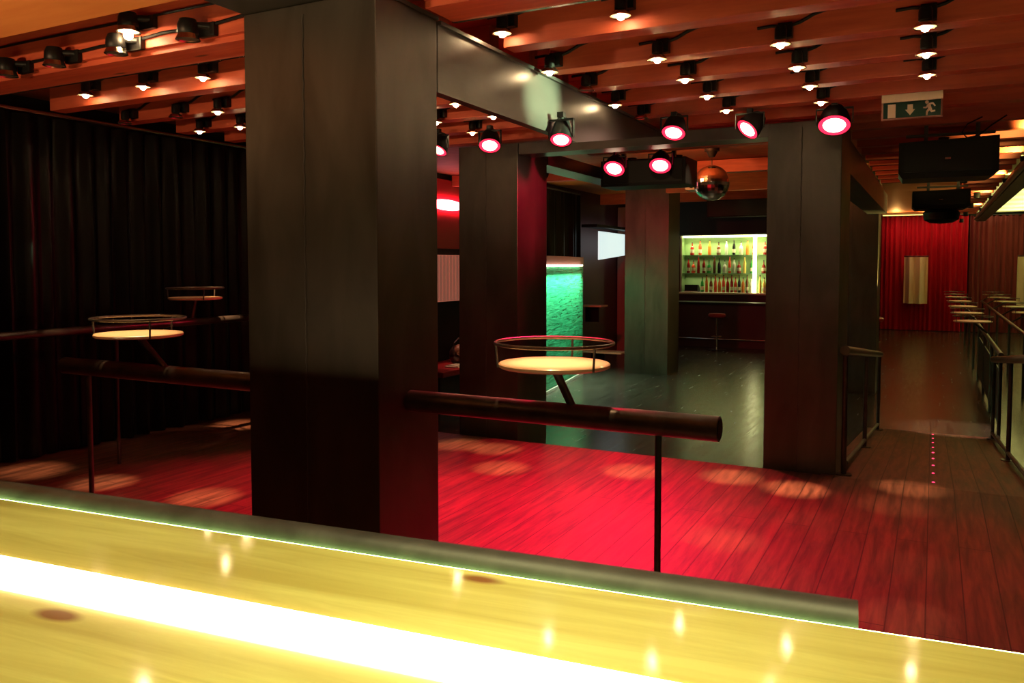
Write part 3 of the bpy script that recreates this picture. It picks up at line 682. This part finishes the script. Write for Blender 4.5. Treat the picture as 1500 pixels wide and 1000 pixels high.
MB().sphere((0, -.04, 0), .07, 16, 10, (.9, .5, 1.5)).build('shade', simple('white_lamp_shade', (.9, .9, .9), .4, emit=(1, .96, .95), strength=4), t, True)
MB().box((-.03, -.012, -.04), (.03, 0, .04)).build('mount', M_black, t)
t = thing('far_bar_counter', 'dark bar counter in front of the bottle niche', 'bar counter', (-6.8, 20.75, ZL))
MB().box((0, .05, 0), (4.9, .55, 1.10), .005).build('body', M_darkred, t)
MB().box((-.02, -.06, 1.10), (4.95, .62, 1.15), .008).build('worktop', M_blackmetal, t)
MB().cyl((0, -.04, .22), (4.9, -.04, .22), .018, seg=12).build('foot_rail', M_chrome, t, True)
def stool(x, y, label):
    t = thing('bar_stool', label, 'stool', (x, y, ZL), 0, 'red bar stools')
    MB().lathe([(0, 0), (.20, 0), (.21, .012), (.06, .03), (.03, .05), (0, .05)], 28).build('foot', M_chrome, t, True)
    MB().cyl((0, 0, .04), (0, 0, .80), .022, seg=14).build('stem', M_chrome, t, True)
    MB().torus((0, 0, .32), .15, .011, 28, 6).cyl((-.15, 0, .32), (.15, 0, .32), .009, seg=8).build('foot_ring', M_chrome, t, True)
    MB().lathe([(0, .79), (.17, .79), (.21, .82), (.215, .86), (.19, .895), (0, .90)], 28).build('seat', M_redseat, t, True)
stool(-4.78, 20.3, 'round red bar stool on a chrome post at the far bar')
stool(-1.22, 20.6, 'round red bar stool half hidden past the column at the end of the ramp')
t = thing('hanging_speaker', 'long black speaker above the bottle niche', 'speaker', (-4.35, 17.4, 2.62))
MB().box((0, 0, 0), (1.55, .4, .36), .012).build('cabinet', M_black, t)
MB().box((.05, -.012, .03), (1.5, -.001, .33)).build('grille', M_blackmetal, t)
tag(MB().box((-6.2, 18.6, 2.30), (-1.80, 18.9, 3.20), .004).build('bulkhead', M_blackwall), 'black bulkhead hanging above the far bar', 'bulkhead')

# ------------------------------------------------------------------ green panel and what stands beyond it
A, Bp = Vector((-5.42, 11.0, ZL)), Vector((-5.98, 14.43, ZL)); d = Bp - A
t = thing('glass_screen', 'glowing green rippled glass screen with a light bar along its top', 'screen', A, math.atan2(d.y, d.x))
Ln = d.length
MB().box((0, -.02, .06), (Ln, .02, 2.08), .003).build('pane', M_greenpanel, t)
MB().box((0, -.035, 0), (Ln, .035, .05), .004).build('base_rail', M_white, t)
MB().box((0, -.03, 2.08), (Ln, .03, 2.25), .004).build('top_rail', simple('dusky_pink_rail', (.30, .12, .12), .5), t)
MB().box((0, -.075, 2.075), (Ln - .25, -.036, 2.105)).build('light_bar', M_panelbar, t)
q = Matrix.Rotation(math.atan2(d.y, d.x), 4, 'Z')
def loc(v): return A + (q @ Vector(v))
area('screen_wash', loc((Ln * .48, -.16, 2.05)), loc((Ln * .48, .02, 1.0)), 62, (.66, 1, .62), Ln * .94, .05, 90)
area('screen_floor_wash', loc((Ln / 2, -.3, 2.0)), loc((Ln / 2, -1.6, 0)), 14, (.72, 1, .62), Ln, .05)
t = thing('projected_light_panel', 'white glowing panel for projected light, between the black curtain and the column', 'screen', (-6.26, 16.05, 0))
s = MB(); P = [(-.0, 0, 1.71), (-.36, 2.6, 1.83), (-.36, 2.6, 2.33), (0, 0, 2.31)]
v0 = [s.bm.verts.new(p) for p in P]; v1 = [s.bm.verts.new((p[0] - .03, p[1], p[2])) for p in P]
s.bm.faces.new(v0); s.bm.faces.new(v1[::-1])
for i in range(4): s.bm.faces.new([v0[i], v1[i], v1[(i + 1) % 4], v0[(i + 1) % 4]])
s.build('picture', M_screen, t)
MB().box((-.40, -.02, 2.40), (-.05, 2.6, 2.46)).build('roller', M_black, t)
tag(MB().box((-6.88, 18.85, ZL), (-6.35, 21.6, 3.0), .01).build('wall_panel_block', simple('dusky_pink_plaster', (.36, .17, .14), .7)), 'dusky pink panelled block behind the projected light panel', 'wall panel')
for i, (x, y, z, lb) in enumerate(((-6.30, 15.9, .76, 'upper'), (-6.05, 15.6, -.16, 'lower'))):
    t = thing('wall_shelf', f'{lb} small ledge glimpsed past the green screen', 'shelf', (x, y, z), 0, 'ledges past the green screen')
    MB().box((-.3, -.2, -.03), (.22 + i * .3, .2, 0), .004).build('board', M_disc, t)
    MB().box((-.2, -.02, -.3 if i else -.35), (.1, .02, -.031)).build('support', M_black, t)

# ------------------------------------------------------------------ red niche between the columns
t = thing('wall_lamp', 'glaring red-white wall lamp between the two dark columns', 'lamp', (-6.94, 11.05, 2.55))
MB().sphere((.05, 0, 0), .085, 18, 10, (.7, 6.0, 1)).build('diffuser', M_redglow, t, True)
MB().box((.0, -.3, -.04), (.03, .3, .04)).build('mount', M_black, t)
area('red_niche_beam', (-6.76, 11.05, 2.55), (-6.95, 11.05, 2.55), 9, (1, .03, .08), .9, .12)
tag(MB().box((-6.95, 9.9, 1.86), (-6.90, 12.6, 2.95), .01).build('wall_panel', simple('red_lit_panel', (.5, .03, .05), .35)), 'wall panel coloured as if red-lit, behind the glaring wall lamp', 'wall panel')  # red lamp light put into the panel colour
t = thing('slatted_panel', 'pinkish slatted panel with added glow, below the glaring wall lamp', 'wall panel', (-6.90, 10.0, 1.02))
MB().box((-.045, 0, 0), (-.01, 2.2, .74)).build('backing', M_pinkslat, t)
s = MB()
for i in range(22): s.box((-.01, .01 + i * .1, .01), (.012, .085 + i * .1, .73))
s.build('slats', M_slat, t)
MB().box((-.045, -.02, -.03), (.02, 2.22, 0)).build('frame', M_black, t)
t = thing('bench', 'low red-topped bench against the wall between the columns', 'bench', (-6.93, 9.7, ZL))
MB().box((0, 0, 0), (.75, 2.6, .50)).build('plinth', M_blackwall, t)
MB().box((0, 0, .50), (.80, 2.62, .58), .02).build('seat', M_redseat, t)
t = thing('handbag', 'dark shiny handbag with a tan flap, lying on the red bench', 'bag', (-6.45, 10.62, .082))
MB().sphere((0, 0, .15), .16, 20, 12, (.7, 1.1, .95)).build('body', M_bag, t, True)
MB().sphere((.04, -.02, .20), .13, 16, 10, (.75, .95, .85)).build('flap', M_bagflap, t, True)
MB().tube([(.0, -.15, .2), (.02, -.12, .34), (.02, 0, .40), (.02, .12, .34), (0, .15, .2)], .012, 8).build('strap', M_bag, t, True)
t = thing('folded_cloth', 'pale cloth spread on the bench beneath the handbag', 'cloth', (-6.32, 10.2, .0815))
MB().box((-.1, 0, 0), (.14, .32, .02), .006).build('layer', M_paleband, t); MB().box((-.07, .02, .0205), (.11, .28, .035), .006).build('layer', M_paleband, t)

# ------------------------------------------------------------------ warm cove strips of the corridor and the aisle
t = thing('cove_light', 'yellow cove light strip on the corridor edge beam', 'light strip', (1.0, 8.5, 2.722))
MB().box((.0, 0, 0), (.04, 12.2, .02)).build('diffuser', M_warmstrip, t)
area('aisle_wash', (1.15, 17.0, 2.80), (1.9, 17.0, 3.2), 260, (1, .90, .25), .1, 13.)
for i in range(6): spot('cove_beam', (2.2, 19.5 + i * 1.7, 2.5), (1.9, 19.5 + i * 1.7, 3.2), 110, (1, .95, .40), 140, .9, .1)
t = thing('cove_light', 'yellow light strip on the corridor side of the edge beam', 'light strip', (.755, 8.3, 2.60))
MB().box((.0, 0, 0), (.03, 12.2, .025)).build('diffuser', M_warmstrip, t)
area('corridor_wash', (.72, 14.4, 2.63), (.3, 14.4, 3.1), 130, (1, .80, .20), .05, 12.)
t = thing('cove_light', 'warm cove light strip behind the curtain head at the end of the corridor', 'light strip', (-1.5, 28.6, 3.16))
MB().box((0, 0, 0), (2.4, .04, .03)).build('diffuser', M_warmstrip, t)
area('curtain_wash', (-.3, 28.3, 3.15), (-.3, 29.0, 2.4), 6, (1, .35, .25), 2.4, .1)
for x in (-1.1, -.2): spot('orange_ceiling_beam', (x, 28.2, 2.75), (x, 27.3, 3.5), 60, (1, .46, .12), 84, .9, .03)
# down lights of corridor and hall (on the joists); those over ramp and bench are added
def down(x, y, z, power, col, deg, label, group, tz=ZL):
    t = thing('ceiling_downlight', label, 'downlight', (x, y, z), 0, group)
    MB().lathe([(0, 0), (.045, 0), (.045, -.09), (.038, -.09), (.03, -.04), (0, -.04)], 18).build('housing', M_blackmetal, t, True)
    MB().lathe([(0, -.044), (.03, -.043), (.03, -.041), (0, -.041)], 18).build('lens', M_lenslit, t, True)
    spot('down_beam', (x, y, z - .1), (x, y, tz), power, col, deg, .8, .03)
for i, y in enumerate((14.5, 17.0, 19.7, 22.6, 25.4, 27.6)):
    down(.56, y, 3.22 if i > 3 else ZC, 95, (1, .62, .34), 18, f'{ORD[i]} downlight above the closer row of corridor tables', 'downlights over the corridor tables')
down(.30, 11.75, ZC, 420, (1, .60, .36), 30, 'added downlight over the foot of the ramp', 'added downlights over the ramp')  # added for the bright pool on the corridor floor
down(.05, 8.15, ZC, 75, (1, .30, .16), 100, 'added downlight over the middle of the ramp, behind the large speaker', 'added downlights over the ramp')  # added to lift the dark ramp
down(-6.25, 10.5, 3.04, 90, (1, .62, .42), 26, 'added downlight over the red bench between the columns', 'added bench downlight')  # added to brighten the bench, bag and cloth
for i, (x, y) in enumerate(((-2.3, 9.0), (-2.3, 11.4), (-2.4, 17.0))):
    down(x, y, 3.04 if y < 12.6 else 3.22, 62, (1, .82, .46), 70, f'{ORD[i]} hall downlight, counted from the platform edge', 'hall downlights')

# ------------------------------------------------------------------ world, camera, render look
w = bpy.data.worlds.new('night'); SC.world = w; w.use_nodes = True
w.node_tree.nodes['Background'].inputs[0].default_value = (0, 0, 0, 1)
cd = bpy.data.cameras.new('camera'); cam = bpy.data.objects.new('camera', cd); COL.objects.link(cam)
cam.location = (0, 0, 1.6)
cam.rotation_euler = (PI / 2 - math.atan(59 / 1191), 0, math.atan(618 / 1191))
cd.sensor_width = 36; cd.lens = 1191 * 36 / 1500; cd.shift_y = -53 / 1500; cd.clip_start = .02
SC.camera = cam
SC.view_settings.view_transform = 'Standard'; SC.view_settings.look = 'None'
SC.view_settings.exposure = 0.; SC.view_settings.gamma = 1.; SC.view_settings.use_curve_mapping = False
SC.cycles.sample_clamp_indirect = 3.; SC.cycles.max_bounces = 8
